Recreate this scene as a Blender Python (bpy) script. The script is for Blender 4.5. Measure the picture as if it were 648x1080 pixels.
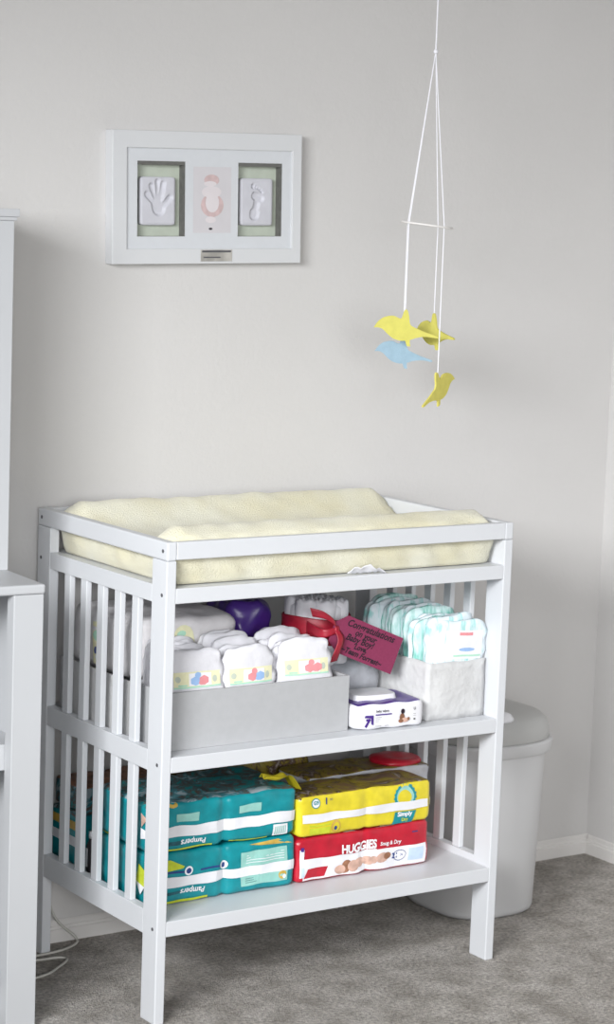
import bpy, bmesh, math, random
from mathutils import Vector, Matrix, noise, Euler

random.seed(7)
for o in list(bpy.data.objects):
    bpy.data.objects.remove(o, do_unlink=True)
S = bpy.context.scene
C = S.collection

# ------------------------------------------------------------------ camera
RT = Vector((0.82879779, -0.55836688, 0.03634071))
UP = Vector((0.04331571, 0.12877502, 0.99072738))
FW = Vector((0.55786913, 0.81953854, -0.13091451))
cd = bpy.data.cameras.new('camera')
cam = bpy.data.objects.new('camera', cd); C.objects.link(cam)
m = Matrix((RT, UP, -FW)).transposed().to_4x4()
m.translation = Vector((-2.08961, -3.52321, 1.53675))
cam.matrix_world = m
cd.sensor_fit = 'VERTICAL'; cd.sensor_height = 36.0; cd.sensor_width = 36.0
cd.lens = 2358.17 / 1080 * 36
cd.clip_start = 0.05; cd.clip_end = 60
S.camera = cam
cd.dof.use_dof = True; cd.dof.focus_distance = 4.40; cd.dof.aperture_fstop = 5.6

# ------------------------------------------------------------------ world, lights, exposure
W = bpy.data.worlds.new('world'); S.world = W; W.use_nodes = True
bg = W.node_tree.nodes['Background']
bg.inputs[0].default_value = (0.93, 0.96, 1.0, 1); bg.inputs[1].default_value = 0.3
ld = bpy.data.lights.new('window_daylight', 'AREA'); ld.shape = 'RECTANGLE'
ld.size = 1.7; ld.size_y = 1.1; ld.energy = 42; ld.spread = math.radians(70); ld.color = (0.97, 0.985, 1.0)
lo = bpy.data.objects.new('window_daylight', ld); C.objects.link(lo)
lo.location = (-2.68, -2.1, 2.1)
lo.rotation_euler = (Vector((1.4, 0.2, 0.35)) - lo.location).to_track_quat('-Z', 'Y').to_euler()
ld2 = bpy.data.lights.new('rear_fill_light', 'AREA'); ld2.shape = 'RECTANGLE'  # added fill light behind the camera, no known window there
ld2.size = 2.6; ld2.size_y = 1.3; ld2.energy = 25; ld2.spread = math.radians(80); ld2.color = (0.97, 0.985, 1.0)
lo2 = bpy.data.objects.new('rear_fill_light', ld2); C.objects.link(lo2)
lo2.location = (-1.7, -4.75, 1.45); lo2.rotation_euler = (math.radians(75), 0, math.radians(-25))
S.view_settings.view_transform = 'Standard'; S.view_settings.look = 'None'
S.view_settings.gamma = 1.0; S.view_settings.use_curve_mapping = False
S.view_settings.exposure = 0.0

# ------------------------------------------------------------------ materials
def mat(name, col, rough=0.5, var=0.03, nscale=30, bump=0.0, bscale=200, spec=0.4, trans=0, sheen=0, bdist=0.002, col2=None, ramp=(0.35, 0.65), stretch=None):
    M = bpy.data.materials.new(name); M.use_nodes = True
    nt = M.node_tree; b = nt.nodes['Principled BSDF']
    b.inputs['Roughness'].default_value = rough
    b.inputs['Specular IOR Level'].default_value = spec
    if trans: b.inputs['Transmission Weight'].default_value = trans
    if sheen: b.inputs['Sheen Weight'].default_value = sheen
    tc = nt.nodes.new('ShaderNodeTexCoord')
    n = nt.nodes.new('ShaderNodeTexNoise'); n.inputs['Scale'].default_value = nscale; n.inputs['Detail'].default_value = 4
    if stretch:
        mp = nt.nodes.new('ShaderNodeMapping'); mp.inputs['Scale'].default_value = stretch
        nt.links.new(tc.outputs['Object'], mp.inputs['Vector']); nt.links.new(mp.outputs[0], n.inputs['Vector'])
    else:
        nt.links.new(tc.outputs['Object'], n.inputs['Vector'])
    r = nt.nodes.new('ShaderNodeValToRGB')
    a = col2 if col2 else tuple(max(0, c * (1 - var)) for c in col)
    c2 = col if col2 else tuple(min(1, c * (1 + var)) for c in col)
    r.color_ramp.elements[0].color = (*a, 1); r.color_ramp.elements[1].color = (*c2, 1)
    r.color_ramp.elements[0].position = ramp[0]; r.color_ramp.elements[1].position = ramp[1]
    nt.links.new(n.outputs['Fac'], r.inputs['Fac']); nt.links.new(r.outputs['Color'], b.inputs['Base Color'])
    if bump:
        n2 = nt.nodes.new('ShaderNodeTexNoise'); n2.inputs['Scale'].default_value = bscale; n2.inputs['Detail'].default_value = 5
        nt.links.new(tc.outputs['Object'], n2.inputs['Vector'])
        bp = nt.nodes.new('ShaderNodeBump'); bp.inputs['Strength'].default_value = bump; bp.inputs['Distance'].default_value = bdist
        nt.links.new(n2.outputs['Fac'], bp.inputs['Height']); nt.links.new(bp.outputs['Normal'], b.inputs['Normal'])
    return M

WALL = mat('wall_paint', (0.63, 0.618, 0.608), 0.85, 0.012, 3, 0.25, 90, 0.2, bdist=0.003)
WALL2 = mat('fill_cut_wall_paint', (0.42, 0.42, 0.41), 0.85, 0.012, 3, 0.25, 90, 0.2, bdist=0.003)  # unseen walls toned darker to cut bounced fill light
CEIL = mat('ceiling_paint', (0.62, 0.61, 0.60), 0.9, 0.01, 3, 0.2, 90, 0.2)
TRIM = mat('trim_paint', (0.72, 0.70, 0.68), 0.5, 0.01, 5)
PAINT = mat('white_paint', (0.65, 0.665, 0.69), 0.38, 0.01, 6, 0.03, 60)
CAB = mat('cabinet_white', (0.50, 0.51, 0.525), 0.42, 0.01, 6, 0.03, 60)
DARK = mat('dark_metal', (0.10, 0.10, 0.11), 0.4, 0.1, 80)
GREY = mat('grey_liner_shade_print', (0.13, 0.13, 0.12), 0.8, 0.1, 80)
FRAME = mat('frame_white', (0.65, 0.66, 0.675), 0.35, 0.01, 10)
MATB = mat('mat_board', (0.66, 0.68, 0.71), 0.7, 0.01, 60, 0.05, 500)
SAGE = mat('sage_backing', (0.53, 0.58, 0.49), 0.8, 0.04, 40)
CAST = mat('plaster', (0.60, 0.60, 0.65), 0.75, 0.03, 30, 0.2, 120)
CASTD = mat('plaster_hollow', (0.50, 0.50, 0.55), 0.8, 0.03, 30)
PHOTO = mat('photo_paper', (0.64, 0.62, 0.645), 0.5, 0.02, 20)
SKIN1 = mat('photo_skin', (0.62, 0.47, 0.47), 0.5, 0.1, 60)
SKIN2 = mat('photo_light', (0.74, 0.69, 0.71), 0.5, 0.02, 30)
SILVER = mat('silver', (0.60, 0.58, 0.54), 0.3, 0.2, 30); SILVER.node_tree.nodes['Principled BSDF'].inputs['Metallic'].default_value = 0.6
PAD = mat('yellow_terry', (0.745, 0.73, 0.61), 0.95, 0.05, 7, 0.8, 350, 0.1, sheen=0.3, col2=(0.69, 0.65, 0.47), bdist=0.003)
LABEL = mat('white_label', (0.85, 0.85, 0.88), 0.6, 0.02, 50)
STRING = mat('white_string', (0.85, 0.85, 0.90), 0.8, 0.02, 200)
WOODW = mat('pale_wood', (0.80, 0.78, 0.76), 0.6, 0.04, 60)
YEL = mat('yellow_felt', (0.62, 0.58, 0.14), 0.9, 0.04, 60, 0.3, 400, 0.1)
YEL2 = mat('olive_yellow_felt', (0.66, 0.60, 0.15), 0.9, 0.04, 60, 0.3, 400, 0.1)
BLU = mat('blue_felt', (0.31, 0.44, 0.54), 0.9, 0.04, 60, 0.3, 400, 0.1)
BIN = mat('linen_bin', (0.44, 0.445, 0.455), 0.9, 0.02, 60, 0.3, 700, 0.1)
BINW = mat('cotton_bin', (0.62, 0.62, 0.62), 0.9, 0.02, 40, 0.5, 60, 0.1, bdist=0.006)
DIA = mat('diaper_white', (0.74, 0.735, 0.77), 0.85, 0.02, 60, 0.4, 70, 0.1, bdist=0.003)
DIAT = mat('diaper_teal', (0.78, 0.86, 0.90), 0.8, 0.02, 34, 0.5, 80, 0.1, col2=(0.36, 0.68, 0.66), ramp=(0.38, 0.50), bdist=0.003, stretch=(2, 2, .45))
DIAM = mat('diaper_mint', (0.70, 0.86, 0.86), 0.8, 0.02, 28, 0.5, 80, 0.1, col2=(0.20, 0.54, 0.46), ramp=(0.42, 0.60), bdist=0.003, stretch=(2, 2, .45))
PYEL = mat('print_yellow', (0.80, 0.78, 0.52), 0.8, 0.04, 90)
PBLU = mat('print_blue', (0.33, 0.50, 0.78), 0.8, 0.04, 90)
PRED = mat('print_red', (0.78, 0.30, 0.32), 0.8, 0.04, 90)
PGRN = mat('print_green', (0.45, 0.74, 0.58), 0.8, 0.04, 90)
TEAL = mat('teal_film', (0.003, 0.26, 0.30), 0.32, 0.12, 40, 0.25, 40, 0.6, bdist=0.004)
TEALD = mat('teal_dark_film', (0.02, 0.11, 0.14), 0.35, 0.4, 40, 0.25, 40, 0.5, bdist=0.004)
TEALL = mat('teal_pale_panel', (0.30, 0.58, 0.52), 0.4, 0.06, 60)
YFILM = mat('yellow_film', (0.72, 0.60, 0.03), 0.32, 0.08, 40, 0.25, 40, 0.6, bdist=0.004)
RFILM = mat('red_film', (0.50, 0.01, 0.03), 0.32, 0.10, 40, 0.25, 40, 0.6, bdist=0.004)
WFILM = mat('white_film', (0.80, 0.80, 0.83), 0.4, 0.02, 40, 0.15, 60, 0.5)
GFILM = mat('grey_film', (0.50, 0.51, 0.55), 0.35, 0.1, 40, 0.4, 50, 0.5, bdist=0.005)
CLEARF = mat('milky_film', (0.74, 0.72, 0.73), 0.3, 0.08, 25, 0.5, 35, 0.6, bdist=0.006)
GOLD = mat('gold_print', (0.60, 0.40, 0.08), 0.4, 0.15, 60)
BROWN = mat('brown_print', (0.30, 0.14, 0.08), 0.5, 0.3, 50)
SKINP = mat('skin_print', (0.62, 0.40, 0.32), 0.5, 0.2, 60)
NAVY = mat('navy_print', (0.03, 0.06, 0.22), 0.4, 0.1, 60)
LIME = mat('lime_print', (0.55, 0.62, 0.04), 0.4, 0.1, 60)
PALE = mat('pale_blue_print', (0.55, 0.68, 0.85), 0.4, 0.05, 60)
PURP = mat('purple_film', (0.07, 0.025, 0.24), 0.3, 0.1, 40, 0.2, 40, 0.6)
RIB = mat('red_ribbon', (0.33, 0.008, 0.025), 0.45, 0.15, 60, 0.1, 300, 0.6)
RIBD = mat('red_ribbon_edge', (0.22, 0.0, 0.02), 0.5, 0.15, 60)
TAGM = mat('crimson_card', (0.25, 0.04, 0.095), 0.8, 0.04, 200, 0.1, 800, 0.2)
INK = mat('black_ink', (0.02, 0.01, 0.02), 0.7, 0.1, 80)
PAIL = mat('pail_plastic', (0.59, 0.59, 0.595), 0.38, 0.01, 6)
LID = mat('pail_lid_plastic', (0.47, 0.47, 0.46), 0.42, 0.01, 6)
CABLE = mat('cable_plastic', (0.55, 0.54, 0.50), 0.5, 0.02, 20)
BLACKP = mat('black_plastic', (0.03, 0.025, 0.03), 0.35, 0.1, 30)

def blot(name, cols, scale=16, rough=0.4):
    """printed film with irregular patches of several inks"""
    M = mat(name, (0.5, 0.5, 0.5), rough, 0.1, scale, 0.25, 40, 0.5, bdist=0.004)
    r = [n for n in M.node_tree.nodes if n.bl_idname == 'ShaderNodeValToRGB'][0].color_ramp
    r.interpolation = 'LINEAR'
    for q in M.node_tree.nodes:
        if q.bl_idname == 'ShaderNodeTexNoise' and abs(q.inputs['Scale'].default_value - scale) < .01: q.inputs['Distortion'].default_value = 1.2; q.inputs['Roughness'].default_value = .7
    n = len(cols)
    r.elements[0].position = 0.0; r.elements[0].color = (*cols[0], 1)
    r.elements[1].position = 0.34 + 0.34 / n; r.elements[1].color = (*cols[1], 1)
    for i in range(2, n):
        e = r.elements.new(0.34 + 0.34 * i / n); e.color = (*cols[i], 1)
    return M
TOPT = blot('teal_pack_top_print', [(0.02, 0.10, 0.12), (0.0, 0.28, 0.30), (0.13, 0.05, 0.03), (0.02, 0.2, 0.24), (0.35, 0.42, 0.45)])
TOPY = blot('yellow_pack_top_print', [(0.04, 0.015, 0.01), (0.20, 0.12, 0.06), (0.28, 0.22, 0.02), (0.06, 0.025, 0.015), (0.36, 0.30, 0.27)], 13)

# carpet
CARP = mat('carpet_pile', (0.53, 0.495, 0.46), 1.0, 0.05, 14, 1.0, 260, 0.05, col2=(0.33, 0.30, 0.265), sheen=0.2, bdist=0.012)
nt = CARP.node_tree
nz = nt.nodes.new('ShaderNodeTexNoise'); nz.inputs['Scale'].default_value = 120; nz.inputs['Detail'].default_value = 3
mx = nt.nodes.new('ShaderNodeMixRGB'); mx.blend_type = 'OVERLAY'; mx.inputs[0].default_value = 0.95
rp = [n for n in nt.nodes if n.bl_idname == 'ShaderNodeValToRGB'][0]
tc = [n for n in nt.nodes if n.bl_idname == 'ShaderNodeTexCoord'][0]
nt.links.new(tc.outputs['Object'], nz.inputs['Vector'])
nt.links.new(rp.outputs['Color'], mx.inputs[1]); nt.links.new(nz.outputs['Fac'], mx.inputs[2])
nt.links.new(mx.outputs[0], nt.nodes['Principled BSDF'].inputs['Base Color'])

GLASS = bpy.data.materials.new('frame_glass'); GLASS.use_nodes = True
nt = GLASS.node_tree; nt.nodes.remove(nt.nodes['Principled BSDF'])
tr = nt.nodes.new('ShaderNodeBsdfTransparent'); gl = nt.nodes.new('ShaderNodeBsdfGlossy'); gl.inputs['Roughness'].default_value = 0.05
ms = nt.nodes.new('ShaderNodeMixShader')
ms.inputs[0].default_value = 0.04; nt.links.new(tr.outputs[0], ms.inputs[1]); nt.links.new(gl.outputs[0], ms.inputs[2])
nt.links.new(ms.outputs[0], nt.nodes['Material Output'].inputs[0])

# ------------------------------------------------------------------ helpers
def obj(name, bm, mats, parent=None, smooth=False, bevel=0, kind=None, loc=None, rot=None, solid=0, sub=0):
    if not isinstance(mats, (list, tuple)): mats = [mats]
    me = bpy.data.meshes.new(name)
    if isinstance(bm, bmesh.types.BMesh):
        bm.normal_update(); bm.to_mesh(me); bm.free()
    else:
        v, f = bm; me.from_pydata([tuple(p) for p in v], [], f)
    for q in mats: me.materials.append(q)
    if smooth: me.polygons.foreach_set('use_smooth', [True] * len(me.polygons))
    me.update()
    o = bpy.data.objects.new(name, me); C.objects.link(o)
    if parent: o.parent = parent
    if loc: o.location = loc
    if rot: o.rotation_euler = rot
    if solid:
        md = o.modifiers.new('thick', 'SOLIDIFY'); md.thickness = solid; md.offset = 0
    if sub:
        md = o.modifiers.new('sub', 'SUBSURF'); md.levels = sub; md.render_levels = sub
    if bevel:
        md = o.modifiers.new('bevel', 'BEVEL'); md.width = bevel; md.segments = 2; md.limit_method = 'ANGLE'
    if kind: o['kind'] = kind
    return o

def tag(o, label, cat, group=None):
    o['label'] = label; o['category'] = cat
    if group: o['group'] = group
    return o

def thing(name, label, cat, loc=(0, 0, 0), rot=(0, 0, 0), group=None):
    o = bpy.data.objects.new(name, None); C.objects.link(o); o.empty_display_size = 0.05
    o.location = loc; o.rotation_euler = rot
    return tag(o, label, cat, group)

def dup(root, loc=None, rot=None, label=None, group=None, scale=None):
    r = root.copy(); C.objects.link(r)
    if loc is not None: r.location = loc
    if rot is not None: r.rotation_euler = rot
    if scale is not None: r.scale = scale
    if label: r['label'] = label
    if group: r['group'] = group
    for ch in [c for c in root.children]:
        c = ch.copy(); C.objects.link(c); c.parent = r
        for g in list(ch.children):
            d = g.copy(); C.objects.link(d); d.parent = c
    return r

def box(bm, x0, x1, y0, y1, z0, z1, mi=0):
    v = [bm.verts.new(p) for p in [(x0, y0, z0), (x1, y0, z0), (x1, y1, z0), (x0, y1, z0), (x0, y0, z1), (x1, y0, z1), (x1, y1, z1), (x0, y1, z1)]]
    for f in [(0, 3, 2, 1), (4, 5, 6, 7), (0, 1, 5, 4), (1, 2, 6, 5), (2, 3, 7, 6), (3, 0, 4, 7)]:
        g = bm.faces.new([v[i] for i in f]); g.material_index = mi
    return v

def boxo(name, dims, m, parent=None, bevel=0.0015, kind=None):
    bm = bmesh.new(); box(bm, *dims); return obj(name, bm, m, parent, bevel=bevel, kind=kind)

def prism(pts, y0, y1, mi=0, bm=None):
    """polygon in XZ extruded along Y"""
    bm = bm or bmesh.new()
    a = [bm.verts.new((p[0], y0, p[1])) for p in pts]; b = [bm.verts.new((p[0], y1, p[1])) for p in pts]
    n = len(pts)
    bm.faces.new(a).material_index = mi; bm.faces.new(b[::-1]).material_index = mi
    for i in range(n):
        bm.faces.new([a[i], b[i], b[(i + 1) % n], a[(i + 1) % n]]).material_index = mi
    bmesh.ops.recalc_face_normals(bm, faces=bm.faces)
    return bm

def tube(bm, pts, r, seg=8, cap=True):
    pts = [Vector(p) for p in pts]; rings = []
    prev = None
    for i, p in enumerate(pts):
        d = (pts[min(i + 1, len(pts) - 1)] - pts[max(i - 1, 0)]).normalized()
        if prev is None:
            a = d.orthogonal().normalized()
        else:
            a = (prev - d * prev.dot(d)).normalized()
        prev = a; b = d.cross(a)
        rr = r[i] if isinstance(r, (list, tuple)) else r
        rings.append([bm.verts.new(p + (a * math.cos(t) + b * math.sin(t)) * rr) for t in [2 * math.pi * k / seg for k in range(seg)]])
    for A, B in zip(rings, rings[1:]):
        for k in range(seg):
            bm.faces.new([A[k], A[(k + 1) % seg], B[(k + 1) % seg], B[k]])
    if cap:
        bm.faces.new(rings[0][::-1]); bm.faces.new(rings[-1])
    return bm

def spline(pts, n=10):
    pts = [Vector(p) for p in pts]; out = []
    P = [pts[0]] + pts + [pts[-1]]
    for i in range(1, len(P) - 2):
        for k in range(n):
            t = k / n; a, b, c, d = P[i - 1], P[i], P[i + 1], P[i + 2]
            out.append(0.5 * ((2 * b) + (c - a) * t + (2 * a - 5 * b + 4 * c - d) * t * t + (3 * b - a - 3 * c + d) * t ** 3))
    out.append(pts[-1]); return out

def cube_grid(fn, nx, ny, nz, mfn=None):
    """six grids of the unit cube mapped through fn(u,v,w)"""
    bm = bmesh.new(); cache = {}
    def V(i, j, k):
        key = (i, j, k)
        if key not in cache:
            cache[key] = bm.verts.new(fn(2 * i / nx - 1, 2 * j / ny - 1, 2 * k / nz - 1))
        return cache[key]
    def F(q, mid):
        f = bm.faces.new(q)
        if mfn: f.material_index = mfn(*[sum(a) / 4 for a in zip(*mid)])
    for i in range(nx):
        for k in range(nz):
            c = [(2 * a / nx - 1, 2 * b / nz - 1) for a, b in [(i, k), (i + 1, k), (i + 1, k + 1), (i, k + 1)]]
            F([V(i, 0, k), V(i + 1, 0, k), V(i + 1, 0, k + 1), V(i, 0, k + 1)], [(a, -1, b) for a, b in c])
            F([V(i, ny, k), V(i, ny, k + 1), V(i + 1, ny, k + 1), V(i + 1, ny, k)], [(a, 1, b) for a, b in c])
    for i in range(nx):
        for j in range(ny):
            c = [(2 * a / nx - 1, 2 * b / ny - 1) for a, b in [(i, j), (i + 1, j), (i + 1, j + 1), (i, j + 1)]]
            F([V(i, j, 0), V(i, j + 1, 0), V(i + 1, j + 1, 0), V(i + 1, j, 0)], [(a, b, -1) for a, b in c])
            F([V(i, j, nz), V(i + 1, j, nz), V(i + 1, j + 1, nz), V(i, j + 1, nz)], [(a, b, 1) for a, b in c])
    for j in range(ny):
        for k in range(nz):
            c = [(2 * a / ny - 1, 2 * b / nz - 1) for a, b in [(j, k), (j + 1, k), (j + 1, k + 1), (j, k + 1)]]
            F([V(0, j, k), V(0, j, k + 1), V(0, j + 1, k + 1), V(0, j + 1, k)], [(-1, a, b) for a, b in c])
            F([V(nx, j, k), V(nx, j + 1, k), V(nx, j + 1, k + 1), V(nx, j, k + 1)], [(1, a, b) for a, b in c])
    return bm

def pillow(hx, hy, hz, n=7, pinch=0, pw=0.06, wr=0.0, wscale=22, seed=0, sag=0):
    def f(u, v, w):
        nn = (abs(u) ** n + abs(v) ** n + abs(w) ** n) ** (1 / n)
        q = Vector((u, v, w)) / max(nn, 1e-6)
        g = pinch * math.exp(-(q.x / pw) ** 2)
        p = Vector((hx * q.x, hy * q.y * (1 - g), hz * q.z * (1 - g)))
        if sag: p.z -= sag * (q.x ** 2) * hz
        if wr:
            k = Vector((p.x * wscale + seed * 7.3, p.y * wscale, p.z * wscale * 1.4))
            p += noise.noise_vector(k) * wr
        return p
    return f

def text_mesh(body, size, bold=0.0, shear=0.0, spacing=1.0):
    cu = bpy.data.curves.new('t', 'FONT'); cu.body = body; cu.size = size; cu.offset = bold; cu.shear = shear
    cu.space_character = spacing
    cu.align_x = 'CENTER'; cu.align_y = 'CENTER'; cu.resolution_u = 3
    o = bpy.data.objects.new('t', cu); C.objects.link(o)
    dg = bpy.context.evaluated_depsgraph_get()
    me = bpy.data.meshes.new_from_object(o.evaluated_get(dg))
    v = [tuple(p.co) for p in me.vertices]; f = [tuple(p.vertices) for p in me.polygons]
    bpy.data.objects.remove(o); bpy.data.meshes.remove(me)
    return v, f

class Print:
    """flat inked shapes laid over a surface given by surf(a,b) -> point, slightly proud of it"""
    def __init__(s, surf, mats):
        s.bm = bmesh.new(); s.surf = surf; s.mats = mats; s.layer = 0
    def rect(s, a0, a1, b0, b1, mi, off=0.0006, n=10, skew=0.0):
        g = {}
        for i in range(n + 1):
            for j in range(4):
                a = a0 + (a1 - a0) * i / n; b = b0 + (b1 - b0) * j / 3
                g[i, j] = s.bm.verts.new(s.surf(a + skew * (b - b0), b, off))
        for i in range(n):
            for j in range(3):
                s.bm.faces.new([g[i, j], g[i + 1, j], g[i + 1, j + 1], g[i, j + 1]]).material_index = mi
    def poly(s, pts, mi, off=0.001):
        c = (sum(p[0] for p in pts) / len(pts), sum(p[1] for p in pts) / len(pts))
        cv = s.bm.verts.new(s.surf(*c, off)); vs = [s.bm.verts.new(s.surf(*p, off)) for p in pts]
        for i in range(len(vs)):
            s.bm.faces.new([cv, vs[i], vs[(i + 1) % len(vs)]]).material_index = mi
    def disc(s, a, b, ra, rb, mi, off=0.001, n=18, jag=0.0):
        s.poly([(a + ra * (1 + jag * (i % 2)) * math.cos(2 * math.pi * i / n), b + rb * (1 + jag * (i % 2)) * math.sin(2 * math.pi * i / n)) for i in range(n)], mi, off)
    def text(s, body, a, b, size, mi, off=0.0014, bold=0.0, shear=0.0, rot=0.0, sx=1.0, spacing=1.0):
        v, f = text_mesh(body, size, bold, shear, spacing)
        cs, sn = math.cos(rot), math.sin(rot)
        vs = [s.bm.verts.new(s.surf(a + sx * (x * cs - y * sn), b + x * sn + y * cs, off)) for x, y, z in v]
        for q in f:
            try: s.bm.faces.new([vs[i] for i in q]).material_index = mi
            except ValueError: pass
    def build(s, name, parent, flip=False):
        return obj(name, s.bm, s.mats, parent, smooth=False)

# ------------------------------------------------------------------ room
WY = 0.533; XR = 1.5456; XL = -3.25; YF = -5.2; ZC = 2.44
boxo('floor', (XL - .1, XR + .1, YF, WY + .1, -0.12, 0.0), CARP, bevel=0, kind='structure')
boxo('ceiling', (XL - .1, XR + .1, YF, WY + .1, ZC, ZC + .1), CEIL, bevel=0, kind='structure')
boxo('wall_back', (XL - .1, XR + .1, WY, WY + .1, 0.0, ZC), WALL, bevel=0, kind='structure')
boxo('wall_right', (XR, XR + .1, YF, WY, 0.0, ZC), WALL, bevel=0, kind='structure')
# left wall with the window opening the daylight comes through
bm = bmesh.new()
for d in [(XL - .1, XL, YF, -3.0, 0, ZC), (XL - .1, XL, -1.2, WY, 0, ZC), (XL - .1, XL, -3.0, -1.2, 0, .9), (XL - .1, XL, -3.0, -1.2, 2.3, ZC)]:
    box(bm, *d)
obj('wall_left', bm, WALL2, kind='structure')
bm = bmesh.new()
for d in [(XL - .07, XL - .01, -3.0, -2.95, .9, 2.3), (XL - .07, XL - .01, -1.25, -1.2, .9, 2.3), (XL - .07, XL - .01, -3.0, -1.2, .9, .95), (XL - .07, XL - .01, -3.0, -1.2, 2.25, 2.3)]:
    box(bm, *d)
obj('window_1', bm, TRIM, kind='structure')

bm = bmesh.new()
for d in [(XL - .1, -2.9, YF - .1, YF, 0, ZC), (-.6, XR + .1, YF - .1, YF, 0, ZC), (-2.9, -.6, YF - .1, YF, 0, .8), (-2.9, -.6, YF - .1, YF, 2.1, ZC)]:
    box(bm, *d)
obj('wall_front', bm, WALL2, kind='structure')
bm = bmesh.new()
for d in [(-2.9, -2.85, YF - .07, YF - .03, .8, 2.1), (-.65, -.6, YF - .07, YF - .03, .8, 2.1), (-1.77, -1.72, YF - .07, YF - .03, .8, 2.1), (-2.9, -.6, YF - .07, YF - .03, .8, .85), (-2.9, -.6, YF - .07, YF - .03, 2.05, 2.1)]:
    box(bm, *d)
obj('added_rear_window', bm, TRIM, kind='structure')  # window added to go with the rear fill light

def baseboard(name, x0, x1, y0, y1, alongx):
    bm = bmesh.new()
    prof = [(0, 0), (0, .045), (.004, .0475), (.0065, .044), (.0065, .036), (.009, .034), (.009, .029), (.012, .027), (.012, 0)]
    n = len(prof); A = []; B = []
    for d, z in prof:
        if alongx:
            A.append(bm.verts.new((x0, WY - d, z))); B.append(bm.verts.new((x1 , WY - d, z)))
        else:
            A.append(bm.verts.new((XR - d, y0, z))); B.append(bm.verts.new((XR - d, y1, z)))
    for i in range(n):
        bm.faces.new([A[i], A[(i + 1) % n], B[(i + 1) % n], B[i]])
    bm.faces.new(A); bm.faces.new(B[::-1]); bmesh.ops.recalc_face_normals(bm, faces=bm.faces)
    obj(name, bm, TRIM, kind='structure')
baseboard('baseboard_back', XL, XR, 0, 0, True)
baseboard('baseboard_right', 0, 0, YF, WY - .012, False)

# ------------------------------------------------------------------ changing table
TW, TD, TH, TT = 0.824, 0.520, 0.930, 0.021
ZJ = 0.894
ct = thing('changing_table', 'white slatted wooden changing table with two open shelves against the wall', 'changing table', (0, 0, 0))
for side, (xa, xb) in enumerate([(0, TT), (TW - TT, TW)]):
    boxo('end_rail', (xa, xb, 0, TD, ZJ + .0004, TH), PAINT, ct, .003)
    for ya, yb in [(0, .0545), (TD - .0545, TD)]:
        boxo('leg', (xa, xb, ya, yb, 0, ZJ), PAINT, ct, .002)
    for za, zb in [(.811, .8445), (.4875, .5274), (.168, .2155)]:
        boxo('end_rail', (xa + .0005, xb - .0005, .0545, TD - .0545, za, zb), PAINT, ct, .001)
    xs = (xa + .0045, xb - .0045)
    for k in range(5):
        yc = .0545 + (TD - .109) * (k + 1) / 6
        boxo('slat', (*xs, yc - .012, yc + .012, .5274, .811), PAINT, ct, .0015)
        boxo('slat', (*xs, yc - .012, yc + .012, .2155, .4875), PAINT, ct, .0015)
    xo = xa if side == 0 else xb
    for ys in (.016, TD - .016):
        for z in (.912, .829, .505, .186):
            bm = bmesh.new()
            tube(bm, [(xo - .0008, ys, z), (xo + .0008, ys, z)], .0036, 12)
            obj('screw', bm, DARK, ct)
boxo('front_rail', (TT, TW - TT, 0.0005, .016, .896, .9295), PAINT, ct, .0015)
boxo('back_rail', (TT, TW - TT, TD - .018, TD - .002, .896, .9295), PAINT, ct, .0015)
boxo('pad_platform', (TT, TW - TT, .0005, TD - .002, .813, .842), PAINT, ct, .0015)
boxo('shelf', (TT, TW - TT, .0005, TD - .002, .490, .520), PAINT, ct, .0015)
boxo('shelf', (TT, TW - TT, .0005, TD - .002, .171, .201), PAINT, ct, .0015)

# ------------------------------------------------------------------ changing pad
def pad_fn(u, v, w):
    n = 26
    nn = (abs(u) ** n + abs(v) ** n) ** (1 / n) if (u or v) else 1
    mx_ = max(abs(u), abs(v), 1e-6)
    s = mx_ / max(nn, 1e-6)
    q = (u * s, v * s)
    x = .4115 + .386 * q[0]; y = .252 + .229 * q[1]
    t = abs(q[1])
    rf = .95 if q[1] < 0 else .950
    ridge = math.exp(-((t - .80) / .22) ** 2)
    ztop = .897 + (rf - .897) * ridge
    if t > .80: ztop = rf - (t - .80) ** 2 * .45
    ztop -= .018 * max(0, abs(q[0]) - .93) / .07 * (1 if ztop > .93 else .5)
    zb = .8440
    h = (w + 1) / 2
    z = zb + (ztop - zb) * h
    # side bulge / tucked bottom
    b = math.sin(math.pi * min(1, h * 1.05)) * .006
    edge = max(abs(q[0]), abs(q[1]))
    if edge > .97:
        tuck = -.007 * (1 - h) ** 3
        if abs(q[1]) > .97: y += (b + tuck) * (1 if q[1] > 0 else -1)
        if abs(q[0]) > .97: x += (b * .6 + tuck * 1.2) * (1 if q[0] > 0 else -1)
    wv = noise.noise(Vector((x * 22 + z * 40, y * 22, z * 14))) * .0050 * (0.3 + h) * (1 if h > .05 else 0)
    wv2 = noise.noise(Vector((x * 8 + z * 18, y * 10 + 5, 3))) * .0014
    z += wv2 * h
    if abs(q[1]) > .95 and y < .3: y = max(y + wv * 1.5 + .0045 * math.sin(75 * x + z * 120 + 2 * math.sin(9 * x)) * (1 - h) * h * 3, .0185)
    if abs(q[0]) > .95:
        x += wv; x = min(max(x, .0225), .8015)
    y = min(y, .498)
    return Vector((x, y, z + wv * .6 * h))
bm = cube_grid(pad_fn, 90, 46, 12)
pad = thing('changing_pad', 'contoured changing pad in a pale yellow terry cover on top of the table', 'changing pad', (.41, .25, .843))
def rel(o, root):
    o.parent = root; o.matrix_parent_inverse = Matrix.Translation(-Vector(root.location))
    return o
po = obj('pad_cover', bm, PAD, smooth=True); rel(po, pad)
bm = bmesh.new()
g = {}
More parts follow.
